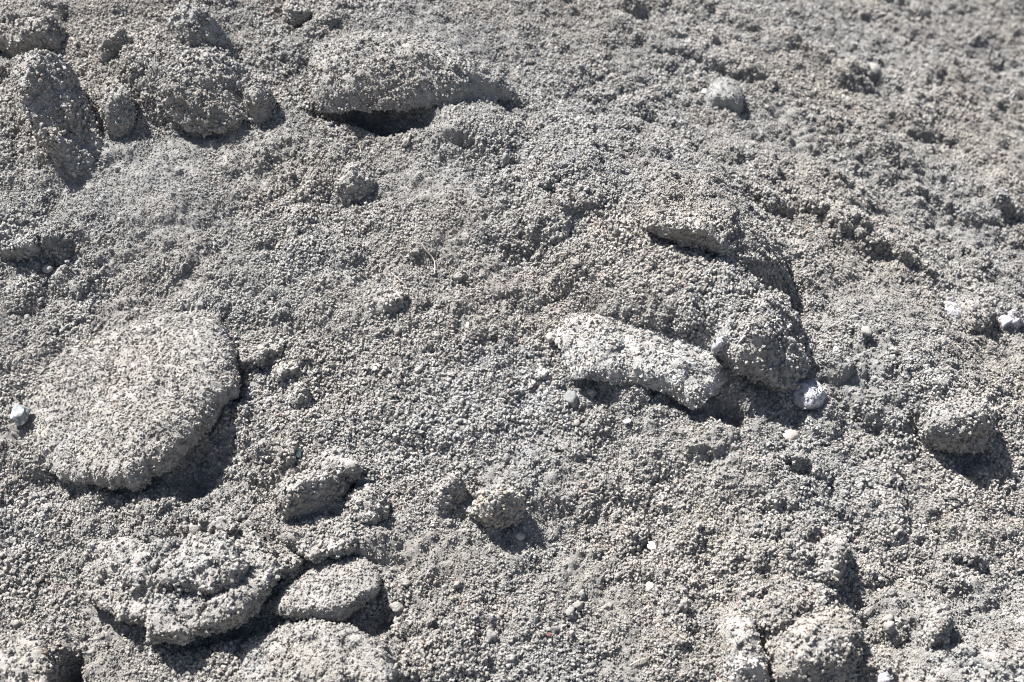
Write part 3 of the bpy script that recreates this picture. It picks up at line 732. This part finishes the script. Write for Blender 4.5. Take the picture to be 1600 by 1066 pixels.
pebble('white_shell_chip', 'white curled chip in the lower middle of the bank', 'chip', 1018, 857, 14, 12, M_QUARTZ, .8, .6, squash=.35)
pebble('white_pebble', 'round white pebble below the white curled chip', 'pebble', 1015, 920, 14, 13, M_QUARTZ, .7)
pebble('bluish_stone', 'blue grey crystalline stone at the left end of the largest slab', 'stone', 33, 650, 28, 27, M_BLUE, .5, bump=.4)
pebble('white_stone', 'angular pale stone at the back of the layered slab', 'stone', 308, 828, 24, 22, M_PALE, .6)
pebble('green_chip', 'tiny pale green chip in the crack left of the dirt lip', 'chip', 467, 711, 9, 15, M_MINT, .8)
pebble('pink_stone', 'pinkish tan stone below the white and violet stone', 'stone', 1234, 684, 28, 22, M_PINK, .05)
pebble('red_chip', 'tiny dark red chip near the bottom edge centre', 'chip', 857, 994, 8, 5, M_RED, .6, .4, squash=.5)
pebble('yellow_chip', 'tiny yellowish chip just above the red chip', 'chip', 857, 985, 9, 6, M_TAN, .9, squash=.5)
pebble('pale_pebble', 'pale grey pebble right of the small slab shadow', 'pebble', 622, 950, 24, 15, M_CRUMB, .2)
pebble('white_pebble', 'small bluish white pebble at the lower edge of the small slab shadow', 'pebble', 620, 972, 10, 11, M_BLUE, .6)
pebble('pale_pebble', 'light grey pebble under the shadow of the yellowish clod', 'pebble', 812, 841, 17, 12, M_PALE, .5)
pebble('pale_pebble', 'tan pebble resting on the left end of the pale slab', 'pebble', 860, 532, 16, 15, M_TAN, .8)
pebble('pink_pebble', 'small pinkish pebble left of the flat white chip', 'pebble', 901, 663, 11, 11, M_PINK, .6)
pebble('white_pebble', 'pale pebble in dirt below the shaded hollow at far left', 'pebble', 76, 423, 15, 13, M_PALE, .5)
pebble('white_pebble', 'white crumb on the front of the long top clod', 'pebble', 512, 126, 8, 7, M_QUARTZ, 6)
pebble('white_pebble', 'small white pebble touching the left of the smooth round stone', 'pebble', 1100, 146, 10, 9, M_QUARTZ, .6)
pebble('tan_pebble', 'tan pebble with dark shadow high on the far slope', 'pebble', 1362, 112, 24, 18, M_TAN, .5)
pebble('pale_pebble', 'tan oval pebble in the right centre hollow', 'pebble', 1352, 520, 18, 14, M_TAN, .5)
pebble('white_pebble', 'pale pebble at the upright clod foot, lower right', 'pebble', 1306, 549, 10, 10, M_QUARTZ, .5).__setitem__('label', 'tiny white pebble on the open slope right of the speckled stone')
pebble('white_chip', 'tiny white chip left of centre on the open grit', 'chip', 586, 579, 9, 7, M_QUARTZ, .7)
pebble('white_pebble', 'pale pebble cut by the bottom right corner of the photo', 'pebble', 1592, 1052, 16, 13, M_PALE, .7)

# larger loose crumbs, each an object
protos = []
for k in range(10):
    import bmesh
    bm = bmesh.new(); bmesh.ops.create_icosphere(bm, subdivisions=3, radius=1)
    co = np.array([x.co for x in bm.verts])
    f = 1 + 1.0 * noise3(co[:, 0] * 1.3 + k * 5, co[:, 1] * 1.3, co[:, 2] * 1.3, k) + .38 * noise3(co[:, 0] * 3.2, co[:, 1] * 3.2 + k, co[:, 2] * 3.2, k + 30) + .2 * noise3(co[:, 0] * 7, co[:, 1] * 7 + k, co[:, 2] * 7, k + 60)
    co = co * f[:, None] * np.array([1, .85, .72])
    for vtx, p in zip(bm.verts, co): vtx.co = p
    me = bpy.data.meshes.new('soil_crumb'); bm.to_mesh(me); bm.free()
    me.polygons.foreach_set('use_smooth', np.ones(len(me.polygons), bool)); me.materials.append(M_CRUMB); protos.append(me)
for k in range(280):
    px, py = rng.uniform(10, 1590), rng.uniform(10, 1056)
    u, v, w = hit(px, py, ground_h)
    r = .0038 + .0055 * rng.random() ** 2.6
    o = bpy.data.objects.new('soil_crumb', protos[k % 10]); COL.objects.link(o)
    o.location = to_world(u, v, w + r * .35); o.scale = (r, r, r); o.rotation_euler = tuple(rng.uniform(0, 6.28, 3))
    tag(o, 'loose grey crumb of dirt, bigger than the grit it lies on', 'crumb', 'loose crumbs scattered over the bank')

# rootlets
def rootlet(label, pts, rad, lift=.006):
    cu = bpy.data.curves.new('dry_rootlet', 'CURVE'); cu.dimensions = '3D'; cu.bevel_depth = rad; cu.bevel_resolution = 2
    sp = cu.splines.new('NURBS'); P = []
    for i, (x, y) in enumerate(pts):
        u, v, w = hit(x, y, ground_h); P.append(to_world(u, v, w + lift + .002 * math.sin(i * 2.1)))
    org = np.mean(P, 0)
    sp.points.add(len(P) - 1)
    for i, p in enumerate(P): sp.points[i].co = (*(p - org), 1); sp.points[i].radius = 1 - .6 * i / len(P)
    sp.use_endpoint_u = True; sp.order_u = 3
    cu.materials.append(M_ROOT)
    tmp = bpy.data.objects.new('dry_rootlet', cu); tmp.location = org
    me = bpy.data.meshes.new_from_object(tmp); bpy.data.objects.remove(tmp)
    o = bpy.data.objects.new('dry_rootlet', me); COL.objects.link(o); o.location = org; tag(o, label, 'rootlet')
rootlet('curved pale rootlet lying on the grit left of centre', [(658, 383), (664, 394), (675, 403), (681, 415), (679, 432)], .0013)
rootlet('thin straight straw near the flat greyish lump', [(612, 430), (622, 438), (634, 448)], .0007)
rootlet('thin pale straw on the grit near the bottom edge', [(985, 1042), (995, 1034), (1010, 1030)], .0008)

rootlet('short dark bent fibre on the slope below the long top clod', [(560, 228), (566, 238), (563, 248)], .0007)
rootlet('long thin straw lying across the grit at upper centre right', [(868, 402), (884, 396), (902, 398)], .0007)
